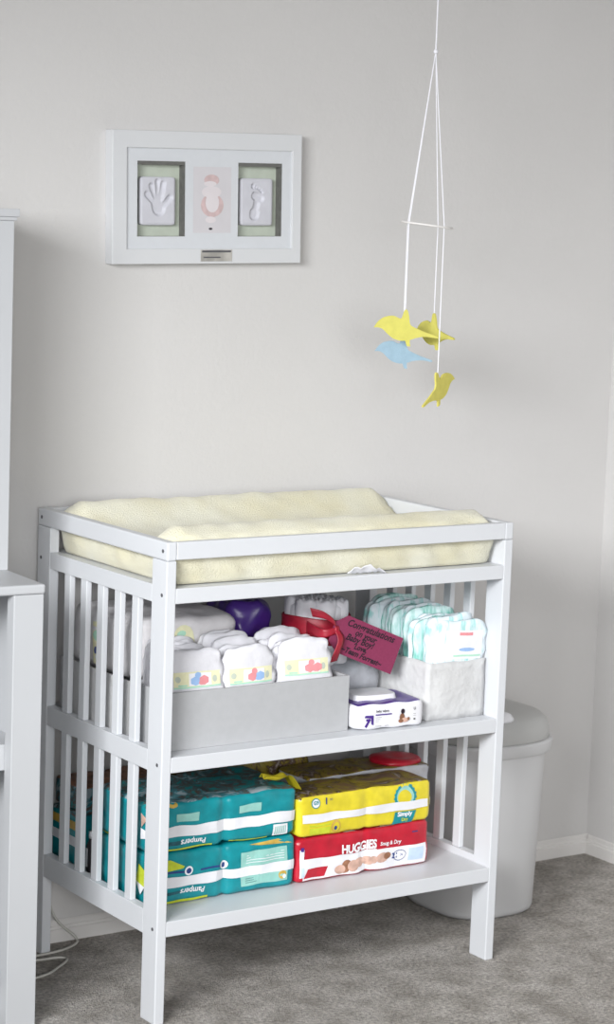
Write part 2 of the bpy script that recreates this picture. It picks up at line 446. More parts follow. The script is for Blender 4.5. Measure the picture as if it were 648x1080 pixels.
for i in range(13):
    for j in range(5):
        t = i / 12
        g[i, j] = bm.verts.new((.420 + t * .088, 0.0165 - .0035 * j - .004 * math.sin(t * 3.1), .8445 + .017 * j / 4 * math.sin(math.pi * min(1, .15 + t * .9)) + .003 * math.sin(t * 17) * (j / 4) + .0015 * math.sin(t * 31 + j)))
for i in range(12):
    for j in range(4): bm.faces.new([g[i, j], g[i + 1, j], g[i + 1, j + 1], g[i, j + 1]])
o = obj('care_label', bm, LABEL, solid=.0008, smooth=True); o['label'] = 'white care label poking out under the cover'; rel(o, pad)

# ------------------------------------------------------------------ white cabinet + hutch at left
cab = thing('cabinet', 'white open-front cabinet at the left edge, lower unit', 'cabinet', (-.1984, .10, 0), (0, 0, math.radians(-3)))
CWD, CD = .80, .375
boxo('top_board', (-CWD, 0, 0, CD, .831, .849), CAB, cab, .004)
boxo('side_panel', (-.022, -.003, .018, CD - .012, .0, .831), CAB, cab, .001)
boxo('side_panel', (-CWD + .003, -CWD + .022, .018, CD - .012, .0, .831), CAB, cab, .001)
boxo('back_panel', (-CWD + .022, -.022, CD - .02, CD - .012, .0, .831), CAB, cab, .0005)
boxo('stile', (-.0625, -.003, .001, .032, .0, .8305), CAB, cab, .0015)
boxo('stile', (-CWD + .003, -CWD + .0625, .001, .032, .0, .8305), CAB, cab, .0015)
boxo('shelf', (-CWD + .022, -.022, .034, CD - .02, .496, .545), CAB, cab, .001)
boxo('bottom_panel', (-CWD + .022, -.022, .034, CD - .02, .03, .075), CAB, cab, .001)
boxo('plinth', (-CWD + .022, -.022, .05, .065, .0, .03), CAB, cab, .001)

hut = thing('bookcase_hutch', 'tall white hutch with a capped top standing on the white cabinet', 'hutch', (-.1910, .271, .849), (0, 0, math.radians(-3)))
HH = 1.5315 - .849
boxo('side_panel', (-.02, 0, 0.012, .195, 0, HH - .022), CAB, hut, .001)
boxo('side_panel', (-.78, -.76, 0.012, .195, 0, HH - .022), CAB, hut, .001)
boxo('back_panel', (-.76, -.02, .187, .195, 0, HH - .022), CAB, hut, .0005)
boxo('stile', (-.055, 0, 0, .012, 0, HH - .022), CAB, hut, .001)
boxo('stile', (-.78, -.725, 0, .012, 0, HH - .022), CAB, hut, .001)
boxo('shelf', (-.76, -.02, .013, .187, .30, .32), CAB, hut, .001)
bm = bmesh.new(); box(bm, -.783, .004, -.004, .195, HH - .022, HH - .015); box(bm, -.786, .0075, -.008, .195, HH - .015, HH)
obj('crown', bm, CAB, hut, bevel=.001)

# ------------------------------------------------------------------ diaper pail
PX, PY = 1.026, .343
def sup(a, b, th, n=2.9):
    c, s_ = math.cos(th), math.sin(th)
    return (PX + a * math.copysign(abs(c) ** (2 / n), c), PY + b * math.copysign(abs(s_) ** (2 / n), s_))
def loft(prof, seg=64, n=2.9, capb=True, capt=True):
    bm = bmesh.new(); R = []
    for a, b, z in prof:
        R.append([bm.verts.new((*sup(a, b, 2 * math.pi * k / seg, n), z)) for k in range(seg)])
    for A, B in zip(R, R[1:]):
        for k in range(seg): bm.faces.new([A[k], A[(k + 1) % seg], B[(k + 1) % seg], B[k]])
    if capb: bm.faces.new(R[0][::-1])
    if capt: bm.faces.new(R[-1])
    return bm
pl = thing('diaper_pail', 'pale grey plastic diaper pail with a domed grey lid behind the changing table', 'diaper pail', (0, 0, 0))
obj('pail_body', loft([(.117, .128, .0), (.124, .135, .006), (.126, .137, .015), (.141, .144, .372), (.143, .144, .378)]), PAIL, pl, smooth=True)
obj('rim', loft([(.144, .145, .366), (.151, .151, .368), (.153, .153, .371), (.156, .156, .393), (.1555, .1555, .3965), (.150, .150, .398)]), WFILM if False else PAIL, pl, smooth=True)
obj('lid', loft([(.150, .150, .397), (.1525, .1525, .402), (.1515, .1515, .424), (.146, .146, .439), (.134, .134, .449), (.10, .10, .4565), (.05, .05, .459), (.004, .004, .460)], n=2.6), LID, pl, smooth=True)
bm = bmesh.new()
prof = [(0, .0), (.016, .0), (.016, .006), (.011, .016), (.004, .021), (0, .021)]
cx, cy, cz = 1.006, .222, .447
rr = []
for r_, z in prof[1:-1]:
    rr.append([bm.verts.new((cx + r_ * 1.6 * math.cos(2 * math.pi * k / 16), cy + r_ * math.sin(2 * math.pi * k / 16), cz + z)) for k in range(16)])
for A, B in zip(rr, rr[1:]):
    for k in range(16): bm.faces.new([A[k], A[(k + 1) % 16], B[(k + 1) % 16], B[k]])
bm.faces.new(rr[0][::-1]); bm.faces.new(rr[-1])
o = obj('latch', bm, WFILM, pl, smooth=True); o['label'] = 'white latch knob at the front of the lid'
def pail_surf(a, b, off): 
    return Vector((PX + a, PY - .1375 - .020 * b / .1 * .2 - off + .0 + max(0, abs(a) - .06) * .2, b))
pr = Print(lambda a, b, off: Vector((PX + a, PY - (.137 + .007 * (b - .015) / .357) * (1 - min(1, abs(a) / .1405) ** 2.9) ** (1 / 2.9) - off, b)), [NAVY])
pr.rect(-.058, -.054, .118, .137, 0, .0008, 3, skew=.15)
pr.rect(-.053, -.044, .109, .114, 0, .0008, 3, skew=.7)
o = pr.build('brand_mark', pl); o['label'] = 'small dark blue mark low on the pail'

# ------------------------------------------------------------------ framed prints
FWd, FHt, FDp = .462, .272, .030
fr_ = thing('picture_frame', 'white shadow box frame with hand and foot casts either side of a baby photo', 'picture frame', (.148, .503, 1.4255), (0, math.radians(-1.45), 0))
def ringbm(x0, x1, z0, z1, wl, wr, wb, wt, y0, y1):
    bm = bmesh.new()
    o_ = [(x0, z0), (x1, z0), (x1, z1), (x0, z1)]; i_ = [(x0 + wl, z0 + wb), (x1 - wr, z0 + wb), (x1 - wr, z1 - wt), (x0 + wl, z1 - wt)]
    V = {}
    for nm, P in (('o', o_), ('i', i_)):
        for y in (y0, y1):
            V[nm, y] = [bm.verts.new((p[0], y, p[1])) for p in P]
    for k in range(4):
        l = (k + 1) % 4
        bm.faces.new([V['o', y0][k], V['o', y0][l], V['i', y0][l], V['i', y0][k]])
        bm.faces.new([V['o', y1][k], V['o', y1][l], V['i', y1][l], V['i', y1][k]])
        bm.faces.new([V['o', y0][k], V['o', y0][l], V['o', y1][l], V['o', y1][k]])
        bm.faces.new([V['i', y0][k], V['i', y0][l], V['i', y1][l], V['i', y1][k]])
    bmesh.ops.recalc_face_normals(bm, faces=bm.faces)
    return bm
obj('frame_moulding', ringbm(0, FWd, 0, FHt, .034, .023, .031, .035, 0, FDp), FRAME, fr_, bevel=.0012)
fx = lambda t: t * FWd
fz = lambda t: (1 - t) * FHt
op1 = (fx(.132), fx(.380), fz(.80), fz(.222)); op2 = (fx(.660), fx(.900), fz(.792), fz(.226))
# mat board with two openings
bm = bmesh.new()
xs = [.030, op1[0], op1[1], op2[0], op2[1], FWd - .019]; zs = [.029, op2[2], op2[3], FHt - .033]
for i in range(5):
    for j in range(3):
        z0, z1 = zs[j], zs[j + 1]
        if i in (1, 3) and j == 1: continue
        v = [bm.verts.new(p) for p in [(xs[i], .006, z0), (xs[i + 1], .006, z0), (xs[i + 1], .006, z1), (xs[i], .006, z1)]]
        bm.faces.new(v)
bmesh.ops.remove_doubles(bm, verts=bm.verts, dist=1e-5)
obj('mat_board', bm, MATB, fr_, solid=.0014)
bm = ringbm(.030, FWd - .019, .029, FHt - .033, .003, .003, .003, .003, .003, .0052)
obj('inner_lip', bm, FRAME, fr_)
for (a0, a1, b0, b1), nm in ((op1, 'hand'), (op2, 'foot')):
    b0, b1 = op2[2], op2[3]
    bm = ringbm(a0 - .001, a1 + .001, b0 - .001, b1 + .001, .0015, .0035, .0012, .0085, .0072, .0265)  # dark lining; its wide top ledge stands in for the recess shadow
    obj('liner_and_top_shade', bm, GREY, fr_)
    bm = bmesh.new(); box(bm, a0 - .002, a1 + .002, .0265, .029, b0 - .002, b1 + .002); bk = obj('backing', bm, SAGE, fr_)
    # plaster cast
    w_ = a1 - a0
    c0, c1 = (a0 + w_ * .10, a1 - w_ * .17)
    d0, d1 = (b0 + .023, b1 - .032)
    xc, zc = (c0 + c1) / 2, (d0 + d1) / 2
    hw, hh = (c1 - c0) / 2, (d1 - d0) / 2
    def dist_seg(p, a, b, r):
        ax, az = a; bx, bz = b; px, pz = p
        dx, dz = bx - ax, bz - az; t = max(0, min(1, ((px - ax) * dx + (pz - az) * dz) / (dx * dx + dz * dz + 1e-9)))
        return math.hypot(px - ax - t * dx, pz - az - t * dz) - r
    if nm == 'hand':
        segs = [((-.62, .28), (-.1, -.15), .13), ((-.38, .62), (-.05, 0), .12), ((-.02, .80), (.05, 0), .12), ((.30, .72), (.15, 0), .12), ((.70, .15), (.3, -.2), .13), ((0, -.15), (.05, -.3), .34)]
    else:
        segs = [((-.15, -.55), (-.12, -.45), .26), ((-.1, -.4), (.1, .25), .17), ((-.1, .25), (.22, .15), .2), ((-.2, .66), (-.2, .67), .12), ((-.02, .62), (-.02, .63), .07), ((.12, .57), (.12, .58), .06), ((.24, .50), (.24, .51), .055), ((.33, .41), (.33, .42), .05)]
    def castf(u, v, w, segs=segs, hw=hw, hh=hh, xc=xc, zc=zc):
        n = 14; nn = (abs(u) ** n + abs(w) ** n) ** (1 / n) or 1; mxx = max(abs(u), abs(w))
        a, c = u * mxx / nn, w * mxx / nn
        y = .0265 if v > 0 else .0265 + (.0120 - .0265) * (v * -.5 + .5)
        if v < -.9:
            d = min(dist_seg((a, c * hh / hw), (s0[0], s0[1] * hh / hw), (s1[0], s1[1] * hh / hw), r * 1.0) for s0, s1, r in segs)
            y += .0058 * max(0, min(1, .5 - d / .10)) + .002 * max(0, max(abs(a), abs(c)) - .9) * 10
        return Vector((xc + hw * a, y, zc + hh * c))
    obj(nm + 'print_cast', cube_grid(castf, 60, 2, 80), CAST, fr_, smooth=True)
# photo
pp = Print(lambda a, b, off: Vector((a, .0050 - off, b)), [PHOTO, SKIN1, SKIN2, INK])
pa, pb, pc, pd = fx(.421), fx(.622), fz(.765), fz(.262)
w_, h_ = pb - pa, pd - pc
pp.rect(pa, pb, pc, pd, 0, 0.0)
X_ = lambda t: pa + w_ * t
Z_ = lambda t: pc + h_ * t
pp.disc(X_(.48), Z_(.80), w_ * .20, h_ * .085, 1, .0003)
pp.disc(X_(.44), Z_(.745), w_ * .17, h_ * .04, 2, .0005)
pp.disc(X_(.50), Z_(.42), w_ * .30, h_ * .18, 1, .0003)
pp.disc(X_(.50), Z_(.46), w_ * .18, h_ * .15, 2, .0005)
pp.disc(X_(.48), Z_(.62), w_ * .26, h_ * .09, 2, .0004)
pp.disc(X_(.46), Z_(.20), w_ * .14, h_ * .05, 2, .0004)
pp.disc(X_(.46), Z_(.062), w_ * .05, h_ * .018, 3, .0005)
o = pp.build('photo', fr_); o['label'] = 'pale photo of a curled up newborn baby'
bm = bmesh.new(); box(bm, fx(.456), fx(.622), -.0012, .0, .005, .029, 0)
box(bm, fx(.462), fx(.616), -.0016, -.0012, .0235, .0275, 1); box(bm, fx(.47), fx(.56), -.0016, -.0012, .012, .0145, 1)
obj('plaque', bm, [SILVER, DARK], fr_)
bm = bmesh.new(); bm.faces.new([bm.verts.new(q) for q in [(.031, .0015, .0285), (FWd - .020, .0015, .0285), (FWd - .020, .0015, FHt - .0325), (.031, .0015, FHt - .0325)]]); obj('glass', bm, GLASS, fr_)
bm = bmesh.new(); box(bm, .004, FWd - .004, .0290, .0296, .004, FHt - .004); obj('backboard', bm, BROWN, fr_)

# ------------------------------------------------------------------ bird mobile
mob = thing('bird_mobile', 'hanging baby mobile, white ring on cords with one blue and three yellow birds', 'mobile', (.7187, .2, 1.5285))
rtv = Vector((RT.x, RT.y, 0)).normalized(); dpv = Vector((-rtv.y, rtv.x, 0))
K = .00174
def mpt(dx, dz, dd=0): return rtv * dx * K + dpv * dd + Vector((0, 0, dz * K))
bm = bmesh.new(); R_ = 30 * K
ring = [rtv * (R_ * math.cos(t)) + dpv * (R_ * math.sin(t)) + Vector((0, 0, -.0052 * math.cos(t))) for t in [2 * math.pi * k / 48 for k in range(49)]]
tube(bm, ring, .0022, 8, False); bmesh.ops.remove_doubles(bm, verts=bm.verts, dist=1e-4)
obj('ring', bm, WOODW, mob, smooth=True)
apex = Vector((.0417, .0, .350)) - Vector((0, 0, 0))
apex = rtv * (1.5 * K) + Vector((0, 0, .352))
ks = [(-22, .036), (-22.5, -.036), (14.5, .045), (19, -.040)]
hp = [rtv * (a * K) + dpv * d for a, d in ks]
drop = [-(135) * K, -(103) * K, -(109) * K, -(175) * K]
bm = bmesh.new()
tube(bm, [apex, apex + Vector((0, 0, ZC - 1.531 - .352 - .01))], .0016, 6)
obj('cord', bm, STRING, mob)
bm = bmesh.new(); bmesh.ops.create_uvsphere(bm, u_segments=10, v_segments=8, radius=.005, matrix=Matrix.Translation(apex)); obj('cord_knot', bm, STRING, mob, smooth=True)
bm = bmesh.new(); tube(bm, [apex + Vector((0, 0, ZC - 1.531 - .352 - .012)), apex + Vector((0, 0, ZC - 1.531 - .352))], [.004, .014], 16)
obj('ceiling_hook', bm, DARK, mob)
for h, d in zip(hp, drop):
    bm = bmesh.new(); tube(bm, [apex, h, h + Vector((0, 0, d)) ], .00115, 6); obj('cord', bm, STRING, mob)
bird = [(-32, -13), (-28, -6), (-22, -1), (-13, 1.5), (-6, -.5), (-3.5, .5), (-1.5, 8), (1.5, 9), (4, 3), (6.5, -6), (14, -9.5), (24, -12.5), (36, -15.5), (36, -17.5), (25, -17), (15, -19), (8, -22), (-1, -24), (-10, -22.5), (-17, -18), (-22, -14), (-27, -12.5)]
legs = [(2, -22), (5, -29), (9, -29), (8, -26), (7.5, -21)]
def mkbird(name, at, m_, yaw, pitch, s=1.0, flip=False):
    sg = -1 if flip else 1
    pts = spline([(p[0] * sg, 0, p[1]) for p in bird + [bird[0]]], 4)[:-1]
    bm = bmesh.new()
    prism([(p.x * K * s, p.z * K * s) for p in pts], -.002, .002, 0, bm)
    prism([(p[0] * sg * K * s, p[1] * K * s) for p in legs], -.0019, .0019, 0, bm)
    o = obj(name, bm, m_, mob, loc=at, rot=(0, 0, 0)); o.rotation_euler = Euler((0, pitch, yaw)); return o
ya = math.atan2(rtv.y, rtv.x)
mkbird('yellow_bird', hp[1] + Vector((0, 0, drop[1] - .013)), YEL, ya, math.radians(4), 1.12)
mkbird('blue_bird', hp[0] + Vector((0, 0, drop[0] - .013)), BLU, ya, math.radians(5), 1.02)
mkbird('yellow_bird', hp[2] + Vector((0, 0, drop[2] - .012)), YEL, ya - math.radians(58), math.radians(-2), 1.15)
o = mkbird('yellow_bird', hp[3] + Vector((0, 0, drop[3] - .012)), YEL2, ya + math.radians(53), math.radians(-22), 1.05, True)

# ------------------------------------------------------------------ packs on the bottom shelf
Z0 = .2016
def pack(name, label, cx, cy, z0, L, D, H, film, n=20, pinch=.06, wr=.0035, seed=0, top=None, cat='diaper pack', group=None, rotz=0, endw=None):
    t = thing(name, label, cat, (cx, cy, z0), (0, 0, rotz), group)
    f = pillow(L / 2, D / 2, H / 2, n, pinch, .05, wr, 22, seed)
    def g(u, v, w):
        p = f(u, v, w)
        p.z = max(p.z, -H / 2 * .985) if w < 0 else p.z
        return p + Vector((0, 0, H / 2))
    def mf(u, v, w):
        return 1 if (top and w > .92 and abs(v) <= 1.0 and v > -.97) else 0
    o = obj('wrapper', cube_grid(g, 44, 16, 14, mf), [film] + ([top] if top else []), t, smooth=True)
    # the superellipsoid surface at front: a,b in metres from centre
    def surf(a, b, off):
        u = max(-1, min(1, a / (L / 2))); w = max(-1, min(1, b / (H / 2)))
        r = (1 - min(.999, abs(u) ** n + abs(w) ** n)) ** (1 / n) if (abs(u) ** n + abs(w) ** n) < .999 else .35
        # param of cube direction: q = (u,-r,w) already on superellipsoid
        gg = pinch * math.exp(-(u / .05) ** 2)
        p = Vector((L / 2 * u, -D / 2 * r * (1 - gg), H / 2 * w * (1 - gg)))
        k = Vector((p.x * 22 + seed * 7.3, p.y * 22, p.z * 22 * 1.4))
        if wr: p += noise.noise_vector(k) * wr
        return p + Vector((0, -off - .0005, H / 2))
    return t, surf
def endsurf(L, D, H, n, sgn=-1):
    def s(a, b, off):
        v = a / (D / 2); w = b / (H / 2)
        q = abs(v) ** n + abs(w) ** n
        r = (1 - min(.999, q)) ** (1 / n)
        return Vector((sgn * (L / 2 * r + off + .002), a, b + H / 2))
    return s

TL, TDp = .345, .205
# lower teal
t, sf = pack('diaper_pack', 'teal diaper pack with pale green panel and yellow corner, lowest of the left stack', .203, .192, Z0, TL, TDp, .103, TEAL, seed=1)
p = Print(sf, [WFILM, TEALL, NAVY, LIME, GOLD, LABEL, TEALD])
p.poly([(-.160, .012), (-.160, .040), (-.125, .038), (-.092, .022), (-.095, .018)], 3)
p.poly([(.055, .047), (.085, .042), (.160, .036), (.125, .049)], 4)
p.rect(.040, .150, -.038, .032, 1, .0007, 12, skew=-.05)
p.rect(-.162, .165, -.018, .002, 0, .0011, 34)
for a0, a1 in ((-.150, -.086), (-.055, -.005)):
    p.rect(a0, a1, .009, .013, 2, .0012, 6)
    p.disc(a1 + .004, .0125, .009, .009, 5, .0014); p.disc(a1 + .004, .0125, .0055, .0055, 2, .0018)
for i in range(4): p.rect(.050, .140, .008 + i * .005, .0092 + i * .005, 0, .0011, 8)
for i in range(3): p.rect(.050, .118, -.024 - i * .004, -.0232 - i * .004, 6, .0011, 8)
p.disc(.138, -.026, .009, .009, 4, .0013); p.disc(.142, -.030, .004, .004, 5, .0016)
p.rect(-.150, -.035, -.049, -.044, 3, .0008, 10)
p.text('Pampers', -.072, -.0290, .0165, 5, .0016, .0004, .25, math.pi)
p.rect(-.130, -.100, -.032, -.026, 6, .0012, 4)
p.build('printed_front', t)
p = Print(endsurf(TL, TDp, .103, 20), [WFILM, LIME, GOLD])
p.poly([(-.092, .020), (-.070, .030), (-.060, -.005), (-.092, -.015)], 1)
p.poly([(-.092, -.012), (-.060, -.006), (-.078, -.030)], 0)
p.build('printed_end', t)
# upper teal
t, sf = pack('diaper_pack', 'teal diaper pack with a white barcode, on top of the left stack', .203, .194, Z0 + .1045, TL, TDp, .098, TEAL, seed=5, top=TOPT, n=18, pinch=.07)
p = Print(sf, [WFILM, TEALL, NAVY, LIME, GOLD, LABEL, TEALD])
p.rect(-.164, .168, -.021, .001, 0, .0011, 34)
p.rect(.112, .148, -.045, -.024, 5, .0012, 5)
for i in range(7): p.rect(.116 + i * .0042, .118 + i * .0042, -.043, -.028, 1, .0016, 1)
p.rect(-.110, -.060, .008, .024, 1, .0008, 6); p.rect(.030, .085, .010, .026, 1, .0008, 6)
p.poly([(-.165, -.040), (-.160, -.024), (-.128, -.024), (-.150, -.040)], 3)
p.rect(-.150, -.030, -.046, -.0425, 3, .0008, 10)
p.rect(.010, .100, -.047, -.044, 3, .0008, 10)
p.text('Pampers', -.072, -.0325, .0160, 5, .0016, .0004, .25, math.pi)
p.rect(-.135, -.100, -.036, -.029, 6, .0012, 4)
p.disc(-.120, .044, .010, .006, 4, .0009)
p.build('printed_front', t)
p = Print(endsurf(TL, TDp, .098, 18), [WFILM, LIME, SKINP])
p.poly([(.098, -.014), (.086, -.001), (.078, -.016), (.088, -.022)], 0)
p.rect(.045, .095, -.050, -.043, 1); p.poly([(-.095, .02), (-.075, .03), (-.078, .002)], 2); p.poly([(-.096, -.004), (-.076, 0), (-.076, -.022), (-.094, -.018)], 0)
p.build('printed_end', t)

# red pack
RL, RH = .335, .092
t, sf = pack('diaper_pack', 'red and white diaper pack, lower right of the bottom shelf', .5435, .146, Z0, RL, .112, RH, RFILM, seed=3, pinch=.07)
p = Print(sf, [WFILM, RFILM, LABEL, SKINP, NAVY, PALE, BROWN, PURP])
p.rect(-.152, .158, -.042, -.001, 0, .0009, 34, skew=.0)
p.rect(-.150, -.098, -.038, -.018, 1, .0013, 5, skew=.4)
p.rect(-.160, -.150, -.035, .022, 0, .0012, 3); p.rect(-.158, -.151, .010, .028, 7, .0015, 3); p.rect(-.157, -.150, -.034, -.014, 5, .0015, 3)
p.rect(-.152, .030, -.010, .001, 0, .0012, 20)
for a, b, ra, rb, mi in [(-.060, -.030, .013, .010, 3), (-.044, -.022, .012, .011, 6), (-.028, -.026, .014, .012, 3), (-.012, -.022, .012, .010, 3), (.008, -.022, .015, .010, 3), (.022, -.020, .010, .008, 3), (.044, -.018, .016, .010, 3), (.056, -.016, .009, .007, 6), (-.05, -.033, .012, .006, 6)]:
    p.disc(a, b, ra, rb, mi, .0014 + random.random() * .0005, 14)
p.disc(.088, -.020, .017, .012, 4, .0015); p.disc(.088, -.020, .0155, .0105, 0, .0019)
p.text('21', .076, -.020, .016, 4, .0023, .0006); p.text('36', .093, -.020, .008, 4, .0023)
p.rect(.112, .150, -.034, -.008, 5, .0013, 5)
p.text('HUGGIES', -.014, .011, .026, 2, .0018, .0011, 0, 0, .86, .95)
p.text('Snug & Dry', .066, .0095, .0115, 2, .0018, .0003, .2)
p.rect(.120, .135, .026, .028, 4, .001, 2)
p.build('printed_front', t)
p = Print(lambda a, b, off: Vector((a, b, RH / 2 * 1.96 * (1 - .07 * math.exp(-(a / (RL / 2) / .05) ** 2)) + off)), [WFILM, RFILM])
p.rect(-.145, .005, -.050, -.038, 0); p.rect(.012, .100, -.050, -.038, 0)
p.build('printed_top', t)
# yellow pack
YL, YH = .335, .086
t, sf = pack('diaper_pack', 'bright yellow diaper pack with a teal ring badge, resting on the red pack', .5425, .142, Z0 + .0935, YL, .108, YH, YFILM, seed=9, pinch=.05, top=TOPY, n=18, wr=.003)
p = Print(sf, [WFILM, TEAL, LABEL, GOLD, NAVY, YFILM, TEALL, LIME])
p.disc(.098, .016, .027, .026, 1, .0007, 36, .10); p.disc(.098, .016, .0225, .0215, 6, .0011); p.disc(.096, .014, .018, .016, 5, .0014)
p.disc(-.128, .026, .0115, .011, 1, .0008); p.disc(-.128, .026, .0095, .009, 2, .0012)
p.text('G9', -.128, .0265, .011, 1, .0018, .0004)
p.text('1', -.101, .028, .020, 4, .0015, .0006); p.text('30', -.089, .031, .007, 4, .0015)
p.rect(-.158, .158, -.013, .004, 0, .0016, 34)
p.rect(.068, .120, -.042, -.016, 1, .0012, 6, skew=.25)
p.text('Simply', .098, -.0215, .0135, 2, .002, .0005, .1); p.text('Dry', .098, -.034, .010, 7, .002, .0003)
p.rect(-.140, -.090, -.021, -.018, 7, .0009, 5); p.rect(-.140, -.090, -.038, -.024, 6 if False else 7, .0008, 5)
p.disc(-.076, -.026, .012, .012, 3, .0009); p.disc(-.075, -.027, .008, .008, 5, .0013); p.disc(-.077, -.029, .004, .004, 4, .0016)
p.build('printed_front', t)
p = Print(endsurf(YL, .108, YH, 18, 1), [WFILM]); p.rect(-.050, -.030, -.013, .004, 0); p.build('printed_end', t)
# flap of gathered film at the left end of the yellow pack
bm = bmesh.new(); g = {}
for i in range(11):
    for j in range(7):
        a = i / 10; b = j / 6
        g[i, j] = bm.verts.new((-.150 - .085 * a, -.040 + .050 * b * (1 - .45 * a) + .01 * a, YH * .97 + .010 + .032 * min(1, a * 3.2) + .006 * math.sin(b * 9 + a * 3) * (.3 + a) + .004 * math.sin(a * 8)))
for i in range(10):
    for j in range(6): bm.faces.new([g[i, j], g[i + 1, j], g[i + 1, j + 1], g[i, j + 1]])
obj('gathered_flap', bm, YFILM, t, solid=.001, smooth=True, sub=1)
# packs behind
pack('diaper_pack', 'dark red diaper pack lying behind the lower red and white pack', .634, .264, Z0, .322, .112, .091, RFILM, seed=12, pinch=.04, wr=.004)
t, sf = pack('diaper_pack', 'grey film diaper pack with a red top corner behind the yellow pack', .634, .262, Z0 + .0925, .322, .112, .088, GFILM, seed=13, top=TOPY, pinch=.04, wr=.005)
f = pillow(.056, .052, .011, 2.3, 0, 1, .003, 30, 5)
o = obj('gusset', cube_grid(lambda u, v, w: f(u, v, w) + Vector((.104, -.004, .090)), 16, 16, 6), RFILM, t, smooth=True); o['label'] = 'red folded top corner'
t, sf = pack('diaper_pack', 'dark teal diaper pack at the back left, seen through the slats', .150, .440, Z0, .23, .128, .112, TEAL, seed=15, pinch=.05, top=TOPT)
p = Print(endsurf(.23, .128, .112, 20), [WFILM, GOLD, TEALD])
p.rect(-.060, .060, -.012, .008, 0, .001); p.rect(-.060, .060, .022, .040, 1, .001)
p.build('printed_end', t)
pack('diaper_pack', 'dark patterned pack lying on the back left pack', .155, .438, Z0 + .114, .23, .13, .055, TOPT, seed=16, pinch=.05, top=BROWN)
pack('diaper_pack', 'dark patterned pack behind the middle of the bottom shelf', .440, .415, Z0, .30, .16, .215, TOPY, seed=17, pinch=.05, n=5, top=TOPT)

# small bottle behind slats
bt = thing('bottle', 'small dark bottle standing between the teal packs behind the slats', 'bottle', (.0505, .353, Z0))
bm = bmesh.new(); tube(bm, [(0, 0, 0), (0, 0, .004), (0, 0, .055), (0, 0, .064), (0, 0, .070)], [.009, .0105, .0105, .007, .0055], 16); obj('bottle_body', bm, BLACKP, bt, smooth=True)
bm = bmesh.new(); tube(bm, [(0, 0, .0702), (0, 0, .084)], .0065, 16); obj('cap', bm, LABEL, bt, smooth=True)
bm = bmesh.new(); box(bm, -.0118, -.0107, -.003, .003, .012, .05); obj('bottle_label', bm, LABEL, bt)

# ------------------------------------------------------------------ middle shelf
ZS = .5204
def open_box(x0, x1, y0, y1, z0, z1, th, bulge=0.0, wr=0.0, n=18, seed=0):
    """open-topped bin with real wall thickness"""
    bm = bmesh.new()
    def ringpts(inset, z, h):
        P = []
        c = [(x0 + inset, y0 + inset), (x1 - inset, y0 + inset), (x1 - inset, y1 - inset), (x0 + inset, y1 - inset)]
        for k in range(4):
            a, b = c[k], c[(k + 1) % 4]
            for i in range(n):
                t = i / n; x = a[0] + (b[0] - a[0]) * t; y = a[1] + (b[1] - a[1]) * t
                s = math.sin(math.pi * t)
                nx, ny = [(0, -1), (1, 0), (0, 1), (-1, 0)][k]
                d = bulge * s * math.sin(math.pi * min(1, .15 + h * .85)) + wr * noise.noise(Vector((x * 25, y * 25 + seed, z * 30)))
                P.append(bm.verts.new((x + nx * d, y + ny * d, z + (wr * 1.2 * noise.noise(Vector((x * 18, y * 18, seed + 2))) if h > .9 else 0))))
        return P
    R = []; nz = 8
    for j in range(nz + 1): R.append(ringpts(0, z0 + (z1 - z0) * j / nz, j / nz))
    for j in range(nz, 0, -1): R.append(ringpts(th, z0 + (z1 - z0) * j / nz, j / nz))
    R.append(ringpts(th, z0 + th, .05))
    for A, B in zip(R, R[1:]):
        for k in range(4 * n): bm.faces.new([A[k], A[(k + 1) % (4 * n)], B[(k + 1) % (4 * n)], B[k]])
    bm.faces.new(R[0][::-1]); bm.faces.new(R[-1])
    return bm
# front left box
BX0, BX1, BY0, BY1, BZ = .034, .4565, .045, .182, .6325
o = obj('storage_box', open_box(BX0, BX1, BY0, BY1, ZS, BZ, .005, .0008, 0, 4), BIN); o.data.polygons.foreach_set('use_smooth', [False] * len(o.data.polygons))
tag(o, 'low off-white storage box full of printed white diapers at front left of the shelf', 'storage box')
o = obj('storage_box', open_box(.034, .440, .194, .475, ZS, .628, .005, .001, .001, 6, 4), BINW)
tag(o, 'off-white fabric box at the back left, behind the slats and under the plastic bag', 'storage box')
bn = obj('fabric_bin', open_box(.6515, .7975, .040, .300, ZS, .640, .004, .004, .004, 16, 9), BINW, smooth=True)
tag(bn, 'soft off-white fabric bin packed with teal diapers at the right of the shelf', 'storage bin')

